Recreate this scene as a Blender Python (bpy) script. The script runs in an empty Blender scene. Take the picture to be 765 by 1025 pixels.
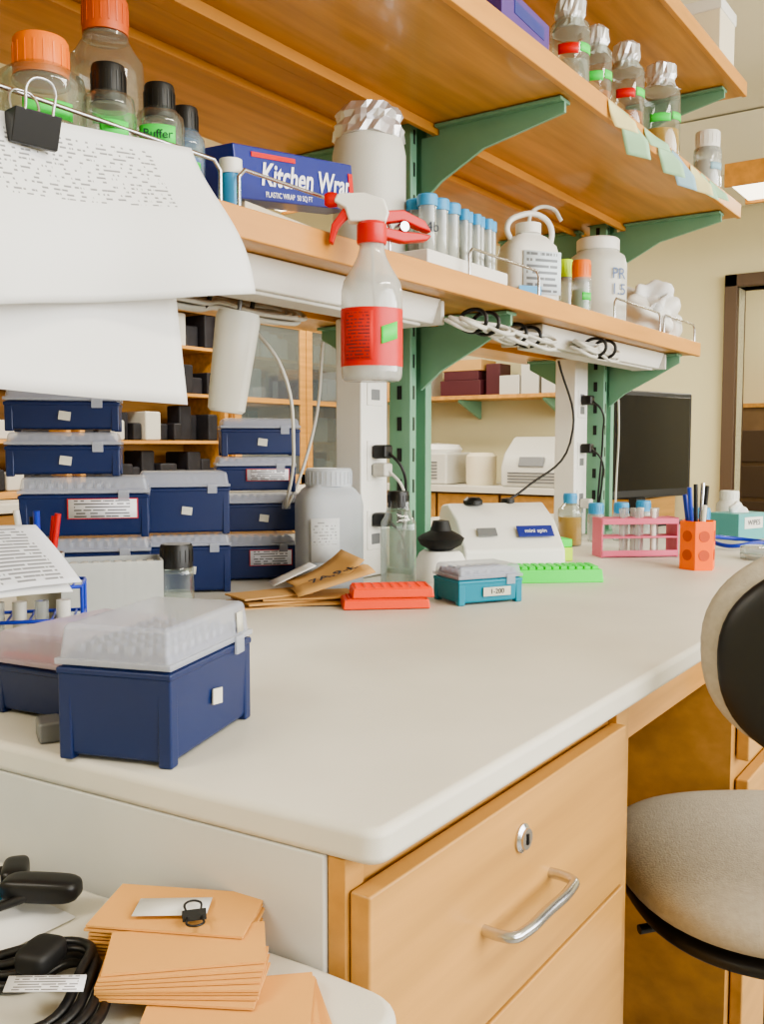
import bpy, bmesh, math, random
from mathutils import Vector, Matrix, noise
random.seed(7)
sc=bpy.context.scene
sc.view_settings.view_transform='AgX'
sc.view_settings.look='AgX - Medium High Contrast'
sc.view_settings.exposure=-0.08
D=math.radians
# ------------------------------------------------------------------ materials
def srgb(r,g,b):
    f=lambda c:(c/255/12.92) if c/255<=.04045 else ((c/255+.055)/1.055)**2.4
    return (f(r),f(g),f(b),1)
def pm(name,col,rough=.5,metal=0,alpha=1,trans=0,var=0,vs=8,stretch=(1,1,1),bump=0,bs=60,coat=0,emit=0,spec=.5,sheen=0):
    m=bpy.data.materials.new(name);m.use_nodes=True
    nt=m.node_tree;b=nt.nodes['Principled BSDF']
    c=srgb(*col)
    b.inputs['Base Color'].default_value=c
    b.inputs['Roughness'].default_value=rough
    b.inputs['Metallic'].default_value=metal
    b.inputs['Alpha'].default_value=alpha
    b.inputs['Transmission Weight'].default_value=trans
    b.inputs['Coat Weight'].default_value=coat
    b.inputs['Specular IOR Level'].default_value=spec
    if emit:
        b.inputs['Emission Color'].default_value=c;b.inputs['Emission Strength'].default_value=emit
    if var or bump:
        tc=nt.nodes.new('ShaderNodeTexCoord');mp=nt.nodes.new('ShaderNodeMapping')
        mp.inputs['Scale'].default_value=stretch
        nt.links.new(tc.outputs['Object'],mp.inputs['Vector'])
    if var:
        n=nt.nodes.new('ShaderNodeTexNoise');n.inputs['Scale'].default_value=vs;n.inputs['Detail'].default_value=5
        nt.links.new(mp.outputs['Vector'],n.inputs['Vector'])
        r=nt.nodes.new('ShaderNodeValToRGB')
        r.color_ramp.elements[0].position=.3;r.color_ramp.elements[1].position=.7
        r.color_ramp.elements[0].color=tuple(x*(1-var) for x in c[:3])+(1,)
        r.color_ramp.elements[1].color=tuple(min(1,x*(1+var*.5)) for x in c[:3])+(1,)
        nt.links.new(n.outputs['Fac'],r.inputs['Fac']);nt.links.new(r.outputs['Color'],b.inputs['Base Color'])
    if bump:
        n2=nt.nodes.new('ShaderNodeTexNoise');n2.inputs['Scale'].default_value=bs
        nt.links.new(mp.outputs['Vector'],n2.inputs['Vector'])
        bp=nt.nodes.new('ShaderNodeBump');bp.inputs['Strength'].default_value=bump;bp.inputs['Distance'].default_value=.002
        nt.links.new(n2.outputs['Fac'],bp.inputs['Height']);nt.links.new(bp.outputs['Normal'],b.inputs['Normal'])
    return m
def glass(name,tint=(235,240,235),dens=.12):
    m=bpy.data.materials.new(name);m.use_nodes=True;nt=m.node_tree;nt.nodes.clear()
    o=nt.nodes.new('ShaderNodeOutputMaterial');t=nt.nodes.new('ShaderNodeBsdfTransparent');g=nt.nodes.new('ShaderNodeBsdfGlossy')
    d=nt.nodes.new('ShaderNodeBsdfDiffuse');mx=nt.nodes.new('ShaderNodeMixShader');m2=nt.nodes.new('ShaderNodeMixShader')
    lw=nt.nodes.new('ShaderNodeLayerWeight');lw.inputs['Blend'].default_value=.35
    t.inputs[0].default_value=srgb(*tint);d.inputs[0].default_value=srgb(*tint);g.inputs['Roughness'].default_value=.05
    mul=nt.nodes.new('ShaderNodeMath');mul.operation='MULTIPLY';mul.inputs[1].default_value=.6
    nt.links.new(lw.outputs['Facing'],mul.inputs[0])
    nt.links.new(mul.outputs[0],mx.inputs['Fac']);nt.links.new(t.outputs[0],m2.inputs[1]);nt.links.new(d.outputs[0],m2.inputs[2]);m2.inputs['Fac'].default_value=dens
    nt.links.new(m2.outputs[0],mx.inputs[1]);nt.links.new(g.outputs[0],mx.inputs[2]);nt.links.new(mx.outputs[0],o.inputs[0])
    return m
def paper_mat(name,col,rows=30,cols=60,ink=.35,ulo=.08,uhi=.9,vlo=.5,vhi=.97,thr=.5):
    m=pm(name,col,.75);nt=m.node_tree;b=nt.nodes['Principled BSDF']
    N=nt.nodes.new;L=nt.links.new
    uv=N('ShaderNodeUVMap');sp=N('ShaderNodeSeparateXYZ');L(uv.outputs[0],sp.inputs[0])
    def M(op,a,bb=None):
        n=N('ShaderNodeMath');n.operation=op
        for i,v in enumerate((a,bb)):
            if v is None: continue
            if isinstance(v,(int,float)): n.inputs[i].default_value=v
            else: L(v,n.inputs[i])
        return n.outputs[0]
    u=sp.outputs[0];v=sp.outputs[1]
    vr=M('MULTIPLY',v,rows);row=M('FLOOR',vr);fr=M('FRACT',vr)
    line=M('MULTIPLY',M('GREATER_THAN',fr,.3),M('LESS_THAN',fr,.75))
    cb=N('ShaderNodeCombineXYZ');L(M('MULTIPLY',u,cols),cb.inputs[0]);L(M('MULTIPLY',row,7.3),cb.inputs[1])
    n=N('ShaderNodeTexNoise');n.inputs['Scale'].default_value=.35;n.inputs['Detail'].default_value=3;L(cb.outputs[0],n.inputs['Vector'])
    w=M('GREATER_THAN',n.outputs['Fac'],thr)
    mg=M('MULTIPLY',M('MULTIPLY',M('GREATER_THAN',u,ulo),M('LESS_THAN',u,uhi)),M('MULTIPLY',M('GREATER_THAN',v,vlo),M('LESS_THAN',v,vhi)))
    mask=M('MULTIPLY',M('MULTIPLY',M('MULTIPLY',line,w),mg),1-ink)
    mix=N('ShaderNodeMix');mix.data_type='RGBA';L(mask,mix.inputs[0]);mix.inputs[6].default_value=srgb(*col);mix.inputs[7].default_value=(.03,.03,.04,1)
    L(mix.outputs[2],b.inputs['Base Color']);return m
WOOD=pm('maple_wood',(202,148,80),.38,var=.25,vs=2.2,stretch=(1.2,16,16),coat=.15)
WOODD=pm('maple_drawer_wood',(192,144,80),.42,var=.20,vs=2.0,stretch=(1.0,12,16),coat=.05)
WOODE=pm('shelf_edge_wood',(204,144,70),.4,var=.15,vs=3,stretch=(1,10,10))
LAM=pm('white_laminate',(212,208,197),.48,var=.08,vs=5,spec=.4)
LAMP=pm('panel_laminate',(208,208,204),.5,var=.06)
WALL=pm('wall_paint',(208,199,162),.8,var=.03,vs=2)
CEIL=pm('ceiling_paint',(226,220,196),.9)
FLOOR=pm('vinyl_floor',(170,166,156),.4,var=.12,vs=5)
GREEN=pm('green_enamel',(112,156,130),.45,var=.05)
NAVY=pm('navy_plastic',(18,38,86),.35,var=.06,vs=10)
LID=pm('frosted_lid',(192,197,210),.3,alpha=.45)
LIDP=pm('frosted_lid_pink',(200,184,200),.3,alpha=.55)
RACK=pm('tip_rack_plastic',(120,122,150),.5)
TIPS=pm('tip_plastic',(165,170,190),.5)
WHITE=pm('white_plastic',(226,224,218),.4)
WHITED=pm('offwhite_plastic',(200,198,190),.5)
FROST=pm('frosted_hdpe',(218,218,210),.4,alpha=.82)
GREYB=pm('grey_hdpe',(176,182,190),.45)
BLACK=pm('black_plastic',(18,18,20),.4)
BLKR=pm('black_rubber',(14,14,15),.6)
CHROME=pm('brushed_steel',(200,200,205),.22,metal=1)
FOIL=pm('aluminium_foil',(220,220,224),.35,metal=.7)
ORANGE=pm('orange_cap',(232,120,40),.4)
ORNG2=pm('orange_rack_plastic',(244,78,30),.4)
ORNG3=pm('orange_cup_plastic',(255,108,14),.45)
NEON=pm('neon_green_plastic',(55,230,65),.4)
LIME=pm('lime_plastic',(190,230,40),.4)
TEAL=pm('teal_plastic',(14,132,158),.35)
PINK=pm('pink_rack_plastic',(214,100,130),.45)
RED=pm('red_plastic',(205,28,26),.4)
BLUEC=pm('blue_cap',(58,148,200),.4)
BLUE=pm('blue_card',(16,38,130),.3,coat=.3)
BLUEP=pm('blue_pen_plastic',(22,52,170),.35)
YEL=pm('yellow_card',(235,195,50),.5)
PURP=pm('purple_card',(85,58,130),.5)
KRAFT=pm('kraft_paper',(216,160,92),.85,var=.06)
KRAFT2=pm('kraft_paper_dull',(200,156,98),.85,var=.08)
PAPER=pm('plain_paper',(226,226,226),.75)
TAPE=pm('masking_tape',(205,203,190),.7,var=.1,vs=80)
GTAPE=pm('green_label_tape',(70,220,85),.6)
PTAPE=pm('pale_green_note',(165,205,170),.7)
BTAPE=pm('pale_blue_note',(150,185,200),.7)
YTAPE=pm('pale_yellow_note',(222,214,160),.7)
INK=pm('ink',(25,28,45),.6)
INKR=pm('red_ink',(190,40,50),.6)
INKW=pm('white_print',(240,240,245),.5)
FABRIC=pm('grey_fabric',(172,165,152),.95,var=.10,vs=120,bump=.3,bs=400)
GL=glass('clear_glass',(232,238,234),.05);GLB=glass('blue_glass',(190,215,235),.2);ACR=glass('clear_acrylic',(225,230,235),.25);TUBEG=glass('tube_plastic',(225,228,225),.3)
CABGL=glass('cabinet_glass',(200,210,215),.1)
LIQY=pm('yellow_liquid',(210,160,60),.15,alpha=.8);LIQA=pm('amber_liquid',(180,100,40),.15,alpha=.8);LIQC=pm('clear_liquid',(185,190,182),.1,alpha=.3)
CREAM=pm('cream_card',(224,214,190),.7)
SCREEN=pm('screen_black',(12,13,18),.15)
DARKF=pm('dark_door_frame',(84,66,50),.5)
DKBOX=pm('dark_boxes',(34,33,40),.6,var=.5,vs=14)
BRKD=pm('brown_lockers',(124,98,68),.6,var=.15)
GREYM=pm('grey_metal',(120,122,125),.4,metal=.3)
ORW=pm('lamp_panel',(255,246,222),.5,emit=3.5)
TXTP=paper_mat('printed_table_paper',(224,225,226),rows=40,cols=120,vlo=.56,vhi=.93,thr=.53,ink=.3,ulo=.14,uhi=.80)
TXTP2=paper_mat('printed_notes_paper',(220,222,230),rows=18,cols=60,vlo=.05,vhi=.95,thr=.42,ink=.3)
LBL=paper_mat('printed_label',(228,228,235),rows=6,cols=24,vlo=.05,vhi=.95,thr=.45,ink=.2)
# ------------------------------------------------------------------ builders
def link(o,parent):
    bpy.context.collection.objects.link(o)
    if parent is not None:o.parent=parent
    return o
def grp(name,loc=(0,0,0),rz=0,rx=0,ry=0):
    e=bpy.data.objects.new(name,None);e.empty_display_size=.05
    e.location=loc;e.rotation_euler=(D(rx),D(ry),D(rz));link(e,None);return e
def fin(bm,name,mat,parent,loc=(0,0,0),rot=(0,0,0),smooth=None,bev=0,segs=2):
    me=bpy.data.meshes.new(name);bmesh.ops.recalc_face_normals(bm,faces=bm.faces);bm.to_mesh(me);bm.free()
    me.materials.append(mat);o=bpy.data.objects.new(name,me);link(o,parent)
    o.location=loc;o.rotation_euler=tuple(D(a) for a in rot)
    if smooth is not None or bev:
        for f in me.polygons:f.use_smooth=True
    if smooth is not None: me.set_sharp_from_angle(angle=D(smooth))
    if bev:
        m=o.modifiers.new('bevel','BEVEL');m.width=bev;m.segments=segs;m.limit_method='ANGLE';m.angle_limit=D(40);m.harden_normals=True
    return o
def box(g,name,size,c,mat,bev=.002,rot=(0,0,0),taper=(1,1),segs=2):
    """centre c ; taper scales the top"""
    bm=bmesh.new();bmesh.ops.create_cube(bm,size=1)
    for v in bm.verts:
        k=taper if v.co.z>0 else (1,1)
        v.co=Vector((v.co.x*size[0]*k[0],v.co.y*size[1]*k[1],v.co.z*size[2]))
    return fin(bm,name,mat,g,c,rot,bev=bev,segs=segs)
def boxes(g,name,lst,mat,bev=0):
    bm=bmesh.new()
    for it in lst:
        s,c=it[0],it[1];rz=it[2] if len(it)>2 else 0
        M=Matrix.Translation(c)@Matrix.Rotation(D(rz),4,'Z')@Matrix.Diagonal((s[0],s[1],s[2],1))
        bmesh.ops.create_cube(bm,size=1,matrix=M)
    return fin(bm,name,mat,g,bev=bev)
def prism(g,name,pts,a0,a1,axis,mat,bev=0,loc=(0,0,0),rot=(0,0,0),segs=2):
    bm=bmesh.new()
    def mk(p,a): return {'z':(p[0],p[1],a),'x':(a,p[0],p[1]),'y':(p[0],a,p[1])}[axis]
    A=[bm.verts.new(mk(p,a0)) for p in pts];B=[bm.verts.new(mk(p,a1)) for p in pts]
    bm.faces.new(A);bm.faces.new(B);n=len(pts)
    for i in range(n):bm.faces.new((A[i],A[(i+1)%n],B[(i+1)%n],B[i]))
    return fin(bm,name,mat,g,loc,rot,bev=bev,segs=segs)
def lathe(g,name,prof,mat,loc=(0,0,0),segs=32,rot=(0,0,0),sq=2,sharp=35,jit=0,sx=1,sy=1):
    bm=bmesh.new();rings=[]
    for r,z in prof:
        if r<=1e-6: rings.append([bm.verts.new((0,0,z))]);continue
        ring=[]
        for i in range(segs):
            a=2*math.pi*i/segs;c,s=math.cos(a),math.sin(a)
            k=1/((abs(c)**sq+abs(s)**sq)**(1/sq)) if sq!=2 else 1
            rr=r*k
            if jit: rr*=1+random.uniform(-jit,jit)
            ring.append(bm.verts.new((rr*c*sx,rr*s*sy,z+(random.uniform(-jit,jit)*r*.6 if jit else 0))))
        rings.append(ring)
    for A,B in zip(rings,rings[1:]):
        if len(A)==1 and len(B)==1: continue
        for i in range(segs):
            j=(i+1)%segs
            if len(A)==1: bm.faces.new((A[0],B[i],B[j]))
            elif len(B)==1: bm.faces.new((A[i],A[j],B[0]))
            else: bm.faces.new((A[i],A[j],B[j],B[i]))
    for R_ in (rings[0],rings[-1]):
        if len(R_)>1: bm.faces.new(R_)
    return fin(bm,name,mat,g,loc,rot,smooth=(None if jit else sharp))
def tube(g,name,pts,r,mat,smooth=True,cyc=False):
    cu=bpy.data.curves.new(name,'CURVE');cu.dimensions='3D';cu.bevel_depth=r;cu.bevel_resolution=3;cu.use_fill_caps=True
    if smooth:
        sp=cu.splines.new('BEZIER');sp.bezier_points.add(len(pts)-1)
        for b,p in zip(sp.bezier_points,pts):
            b.co=p;b.handle_left_type=b.handle_right_type='AUTO'
        sp.use_cyclic_u=cyc;sp.resolution_u=8
    else:
        sp=cu.splines.new('POLY');sp.points.add(len(pts)-1)
        for b,p in zip(sp.points,pts): b.co=(*p,1)
        sp.use_cyclic_u=cyc
    cu.materials.append(mat);o=bpy.data.objects.new(name,cu);return link(o,g)
def text(g,name,body,size,loc,rot,mat,align='CENTER',ext=.0002,shear=0,ox=0):
    cu=bpy.data.curves.new(name,'FONT');cu.body=body;cu.size=size;cu.extrude=ext;cu.align_x=align;cu.align_y='CENTER';cu.shear=shear;cu.offset=ox
    cu.materials.append(mat);o=bpy.data.objects.new(name,cu);o.location=loc;o.rotation_euler=tuple(D(a) for a in rot);return link(o,g)
def sheet(g,name,fn,nu,nv,mat,th=.0004,loc=(0,0,0),rot=(0,0,0)):
    bm=bmesh.new();uvl=bm.loops.layers.uv.new('UVMap');G=[[bm.verts.new(fn(i/nu,j/nv)) for i in range(nu+1)] for j in range(nv+1)]
    for j in range(nv):
        for i in range(nu):
            f=bm.faces.new((G[j][i],G[j][i+1],G[j+1][i+1],G[j+1][i]))
            for l,(a,b) in zip(f.loops,((i,j),(i+1,j),(i+1,j+1),(i,j+1))): l[uvl].uv=(a/nu,b/nv)
    me=bpy.data.meshes.new(name);bm.to_mesh(me);bm.free();me.materials.append(mat)
    for f in me.polygons:f.use_smooth=True
    o=bpy.data.objects.new(name,me);link(o,g);o.location=loc;o.rotation_euler=tuple(D(a) for a in rot)
    m=o.modifiers.new('s','SOLIDIFY');m.thickness=th;return o
def blob(g,name,sc3,mat,loc=(0,0,0),rot=(0,0,0),n=4,sub=5,bend=0,nz=0,nscale=10):
    bm=bmesh.new();bmesh.ops.create_cube(bm,size=2)
    bmesh.ops.subdivide_edges(bm,edges=bm.edges,cuts=2**sub//2-1,use_grid_fill=True)
    for v in bm.verts:
        x,y,z=v.co;k=(abs(x)**n+abs(y)**n+abs(z)**n)**(1/n);p=Vector((x/k*sc3[0],y/k*sc3[1],z/k*sc3[2]))
        if bend: p.y+=bend*p.x*p.x
        if nz: p+=Vector((x,y,z))/k*nz*noise.noise(p*nscale)
        v.co=p
    return fin(bm,name,mat,g,loc,rot,smooth=180)
# ------------------------------------------------------------------ room
XW,YW,YR,XB,ZC=5.6,4.2,-2.6,-2.5,2.8
def solid(name,x0,x1,y0,y1,z0,z1,mat,bev=0,g=None):
    return box(g,name,(x1-x0,y1-y0,z1-z0),((x0+x1)/2,(y0+y1)/2,(z0+z1)/2),mat,bev)
solid('floor',XB,7.4,YR,YW,-.1,0,FLOOR)
solid('ceiling',XB,7.4,YR,YW,ZC,ZC+.1,CEIL)
solid('wall_back',XB,7.4,YW,YW+.1,0,ZC,WALL)
solid('wall_near',XB-.1,XB,YR,YW,0,ZC,WALL)
bm=bmesh.new()
for (y0,y1,z0,z1) in ((1.44,YW,0,ZC),(YR,.5,0,ZC),(.5,1.44,2.05,ZC)):
    bmesh.ops.create_cube(bm,size=1,matrix=Matrix.Translation((XW+.06,(y0+y1)/2,(z0+z1)/2))@Matrix.Diagonal((.12,y1-y0,z1-z0,1)))
fin(bm,'wall_far',WALL,None)
bm=bmesh.new()
for (x0,x1,z0,z1) in ((XB,-1.2,0,ZC),(5.0,7.4,0,ZC),(-1.2,5.0,0,.95),(-1.2,5.0,2.6,ZC)):
    bmesh.ops.create_cube(bm,size=1,matrix=Matrix.Translation(((x0+x1)/2,YR-.06,(z0+z1)/2))@Matrix.Diagonal((x1-x0,.12,z1-z0,1)))
fin(bm,'wall_window_side',WALL,None)
wg=grp('window_1',(0,YR-.06,0))
boxes(wg,'window_frame',[((6.2,.06,.05),(1.9,0,.975)),((6.2,.06,.05),(1.9,0,2.575))]+[((.05,.06,1.6),(x,0,1.775)) for x in (-1.175,.35,1.9,3.45,4.975)],WHITE)
solid('wall_corridor',7.3,7.4,YR,YW,0,ZC,WALL)
dg=grp('door_1',(XW,0,0))
boxes(dg,'door_jambs',[((.2,.07,2.12),(.05,1.475,1.06)),((.2,.07,2.12),(.05,.465,1.06)),((.2,1.08,.07),(.05,.97,2.085))],DARKF,.004)
lk=grp('corridor_lockers',(7.1,1.6,0))
box(lk,'body',(.35,2.2,1.42),(0,0,.71),BRKD,.005)
boxes(lk,'door_panels',[((.02,.3,.22),(-.185,-.95+i*.34,.15+j*.25)) for i in range(6) for j in range(5)],DARKF,.003)
box(lk,'top_board',(.37,2.24,.03),(0,0,1.435),WOOD)
solid('trim_1',4.9,5.58,-.4,1.6,2.5,2.79,CEIL)
def lamp(x,y,z,l,along='y',e=60):
    g=grp('ceiling_lamp',(x,y,z),0 if along=='y' else 90)
    box(g,'housing',(.34,l,.07),(0,0,0),WHITE,.01)
    boxes(g,'side_rails',[((.02,l,.10),(-.18,0,-.01)),((.02,l,.10),(.18,0,-.01))],WOODE,.003)
    box(g,'diffuser',(.30,l-.04,.02),(0,0,-.042),ORW,.004)
    tube(g,'hanger_1',[(0,-l/3,.03),(0,-l/3,2.8-z)],.004,GREYM,False);tube(g,'hanger_2',[(0,l/3,.03),(0,l/3,2.8-z)],.004,GREYM,False)
    li=bpy.data.lights.new('tube_light','AREA');li.shape='RECTANGLE';li.size=.28;li.size_y=l-.1;li.energy=e;li.color=(1,.95,.83)
    lo=bpy.data.objects.new('tube_light',li);lo.location=(0,0,-.06);link(lo,g)
lamp(4.55,.55,2.36,1.3,'y',26)
lamp(1.0,-1.0,2.55,1.5,'x',30)
lamp(2.4,2.7,2.6,1.8,'x',50)  # unseen lamp, added because the aisle behind the island needs light
lamp(4.2,3.2,2.6,1.2,'y',36)  # also out of view, added to brighten the rear aisle
lamp(-1.0,1.2,2.6,1.5,'y',34)
lamp(6.5,1.2,2.6,1.2,'y',26)
li=bpy.data.lights.new('window_daylight','AREA');li.shape='RECTANGLE';li.size=6;li.size_y=1.6;li.energy=285;li.color=(1,.985,.94)
lo=bpy.data.objects.new('window_daylight',li);lo.location=(1.9,YR-.3,1.85);lo.rotation_euler=(D(90),0,0);link(lo,None)
w=bpy.data.worlds.new('World');sc.world=w;w.use_nodes=True
bg=w.node_tree.nodes['Background'];bg.inputs[0].default_value=(.75,.85,1,1);bg.inputs[1].default_value=1.0
# ------------------------------------------------------------------ main bench
CT=.91
b=grp('lab_bench')
def edgeX(y,off=0): return .480+off-(y-.34)*.085
def arc(cx,cy,r,a0,a1,n=6): return [(cx+r*math.cos(D(a0+(a1-a0)*i/n)),cy+r*math.sin(D(a0+(a1-a0)*i/n))) for i in range(n+1)]
pts=arc(edgeX(.34)+.016,.356,.016,180,270)+[(3.15,.34),(3.15,1.72),(edgeX(1.72),1.72)]
prism(b,'countertop',pts,CT-.026,CT,'z',LAM,.007,segs=3)
prism(b,'end_panel',[(edgeX(.384,.004),.384),(edgeX(1.7,.004),1.7),(edgeX(1.7,.022),1.7),(edgeX(.384,.022),.384)],.02,CT-.026,'z',LAMP,.002)
solid('cabinet_body',.505,.995,.372,1.0,.1,CT-.026,WOODD,.001,b)
solid('cabinet_stile_left',.483,.504,.368,.383,.02,CT-.026,WOODD,.001,b)
solid('cabinet_toe_kick',.505,.995,.42,1.0,0,.1,BLACK,0,b)
solid('drawer_front_top',.486,.955,.350,.367,.690,.862,WOODD,.002,b)
solid('drawer_front_middle',.486,.955,.350,.367,.42,.686,WOODD,.002,b)
solid('drawer_front_bottom',.486,.955,.350,.367,.12,.416,WOODD,.002,b)
solid('cabinet_stile_right',.958,.995,.362,.372,.1,CT-.027,WOODD,.001,b)
solid('apron',.995,1.47,.40,.42,.80,CT-.026,WOOD,.002,b)
solid('knee_back_panel',.995,1.47,1.0,1.02,.02,CT-.026,WOOD,0,b)
solid('cabinet_body_far',1.47,3.1,.372,1.0,.1,CT-.026,WOODD,.001,b)
boxes(b,'far_cabinet_doors',[((.38,.02,.52),(1.68+i*.4,.36,.38)) for i in range(4)]+[((.38,.02,.16),(1.68+i*.4,.36,.75)) for i in range(4)],WOODD,.003)
solid('rear_cabinet_body',.5,3.1,1.02,1.68,.1,CT-.026,WOODD,.001,b)
hz=.772
tube(b,'drawer_handle',[(.642,.352,hz),(.642,.335,hz),(.646,.325,hz),(.656,.322,hz),(.70,.321,hz),(.752,.322,hz),(.762,.325,hz),(.766,.335,hz),(.766,.352,hz)],.0048,CHROME)
lathe(b,'drawer_lock_plate',[(0,0),(.0125,0),(.0125,.002),(.009,.004),(.009,.006),(0,.006)],CHROME,(.708,.350,.825),28,(90,0,0))
box(b,'drawer_lock_keyhole',(.0025,.001,.009),(.708,.3435,.825),BLACK,0)
lc=grp('side_counter')
pts=[(-1.2,.308)]+arc(.446,.338,.03,270,360)+[(.476,.372),(edgeX(.39,0),.39),(edgeX(1.7,0),1.7),(-1.2,1.7)]
prism(lc,'countertop',pts,.78,.81,'z',LAM,.008,segs=3)
solid('base_cabinet',-1.15,.33,.36,1.66,.0,.78,WOODD,.002,lc)
# ------------------------------------------------------------------ shelves
S1b,S1t,S2b,S2t,S3b,S3t=1.400,1.436,1.757,1.793,2.068,2.104
PX=(.42,1.555,2.53)
def shelf(zb,zt,y0,y1,x0=.05,x1=2.62):
    s=grp('wooden_shelf')
    P=[(x0,y0+.012),(x1,y0+.012),(x1,1.02)]
    for x in reversed(PX): P+=[(x+.045,1.02),(x+.045,.990),(x-.045,.990),(x-.045,1.02)]
    P.append((x0,1.02));prism(s,'front_board',P,zb+.004,zt,'z',WOOD)
    P=[(x0,y1),(x1,y1),(x1,1.0205)]
    for x in reversed(PX): P+=[(x+.045,1.0205),(x+.045,1.050),(x-.045,1.050),(x-.045,1.0205)]
    P.append((x0,1.0205));prism(s,'rear_board',P,zb+.004,zt,'z',WOOD)
    solid('front_lip',x0,x1,y0,y0+.012,zb,zt+.001,WOODE,.002,s)
    solid('underside_cleat',x0,x1,.958,.968,zb-.014,zb+.004,WOODE,.001,s)
    solid('rear_cleat',x0,x1,1.10,1.108,zb-.010,zb+.004,WOODE,.001,s)
shelf(S1b,S1t,.772,1.30);shelf(S2b,S2t,.675,1.37);shelf(S3b,S3t,.668,1.37)
def post(x):
    s=grp('shelf_upright')
    boxes(s,'green_upright',[((.022,.05,1.7),(x-.028,1.02,1.765)),((.022,.05,1.7),(x+.028,1.02,1.765)),((.05,.02,1.7),(x,1.035,1.765))],GREEN,.003)
    boxes(s,'upright_slots',[((.002,.010,.026),(x-.0392,1.02,.96+k*.06)) for k in range(24)]+[((.005,.001,.026),(x-.028,.9947,.96+k*.06)) for k in range(24)],BLACK)
    box(s,'upright_foot',(.11,.09,.010),(x,1.02,.915),GREEN,.002)
    for zb,yf in ((S1b,.80),(S2b,.70),(S3b,.70)):
        for sgn in (-1,1):
            Y=lambda y: y if sgn<0 else 2.04-y
            prism(s,'bracket_plate',[(Y(.995),zb-.014),(Y(.955),zb-.014),(Y(.955),zb-.002),(Y(yf),zb-.002),(Y(yf),zb-.022),(Y(.86),zb-.055),(Y(.95),zb-.10),(Y(.995),zb-.135)],x-.004,x+.004,'x',GREEN,.001)
            ya,yb=sorted((Y(.955),Y(yf)))
            solid('bracket_flange',x-.02,x+.02,ya,yb,zb-.004,zb+.002,GREEN,.001,s)
for x in PX: post(x)
def power_column(x,y,z1=1.395):
    g=grp('power_column',(x,y,0))
    box(g,'body',(.085,.06,z1-CT-.004),(0,0,(z1+CT)/2),WHITE,.004)
    boxes(g,'outlet_plates',[((.05,.002,.075),(0,-.031,z)) for z in (1.0,1.13,1.27)],WHITE,.001)
    boxes(g,'outlet_sockets',[((.026,.002,.020),(0,-.0325,z+s_*.017)) for z in (1.0,1.13,1.27) for s_ in (-1,1)],GREYM,.003)
    return g
pc=power_column(1.44,1.055);pc2=power_column(2.42,1.06)
for (g,z,m) in ((pc,1.147,BLACK),(pc,1.02,BLACK),(pc2,1.28,BLACK),(pc2,1.15,BLACK),(pc2,1.0,WHITED),(pc,1.113,WHITED)):
    box(g,'plug',(.028,.03,.026),(0,-.048,z),m,.005)
    tube(g,'plug_cable',[(0,-.06,z),(.01,-.085,z-.03),(.03,-.08,z-.09),(.05,-.06,.96),(.09,-.05,.915)],.0028,m)
for x0,x1 in ((.62,1.36),(1.75,2.50)):
    g=grp('undershelf_lamp',((x0+x1)/2,.87,0))
    prism(g,'housing',[(-.04,1.403),(.05,1.403),(.04,1.366),(-.025,1.362)],-(x1-x0)/2,(x1-x0)/2,'x',WHITE,.003)
    box(g,'lens',(x1-x0-.06,.05,.006),(0,.008,1.360),WHITED,.002)
    boxes(g,'end_caps',[((.01,.095,.040),(sx*(x1-x0)/2,.005,1.380)) for sx in (-1,1)],WHITED,.002)
def rail(x0,x1,y=.778,z=S1t,h=.045):
    g=grp('wire_shelf_rail')
    tube(g,'wire',[(x0,y,z),(x0,y,z+h-.01),(x0+.01,y,z+h),(x1-.01,y,z+h),(x1,y,z+h-.01),(x1,y,z)],.0026,CHROME,False)
rail(.30,.79);rail(.82,1.13);rail(1.36,1.62);rail(2.0,2.3);rail(2.33,2.58)
def bundle(x,y,n=6,L=.14,mat=WHITED):
    g=grp('cable_bundle')
    for i in range(n):
        dy=random.uniform(-.02,.02);dz=random.uniform(-.018,.0);l=L*random.uniform(.8,1.1)
        z=1.375+dz
        tube(g,'loop',[(x-l,y+dy,z),(x-l*.5,y+dy-.012,z-.010),(x,y+dy*.4,z),(x+l*.5,y+dy-.012,z-.012),(x+l,y+dy,z),(x+l*.5,y+dy+.02,z+.006),(x,y+dy*.4+.012,z+.004),(x-l*.5,y+dy+.02,z+.006)],.0035,mat,cyc=True)
    for sx in (-.25,.3):
        tube(g,'velcro_strap',[(x+sx*L,y-.022,1.372),(x+sx*L,y,1.390),(x+sx*L,y+.03,1.372),(x+sx*L,y,1.352)],.0035,BLACK,cyc=True)
bundle(1.0,.99,7,.16);bundle(1.66,.83,7,.11);bundle(1.44,.80,5,.08);bundle(1.98,.80,6,.10)
tube(grp('hanging_cable'),'cable',[(1.12,1.05,1.36),(1.15,1.0,1.28),(1.2,1.02,1.15),(1.3,1.12,1.05),(1.38,1.12,1.2),(1.38,1.1,1.35)],.003,WHITED)
tube(grp('hanging_cable'),'cable',[(2.2,1.0,1.37),(2.25,.98,1.2),(2.0,1.0,1.05),(1.85,1.05,.98),(1.8,1.03,.915)],.003,BLACK)
tube(grp('hanging_cable'),'cable',[(2.6,1.0,1.38),(2.62,1.0,1.2),(2.66,1.02,1.05),(2.6,1.0,.93)],.003,WHITED)
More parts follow.
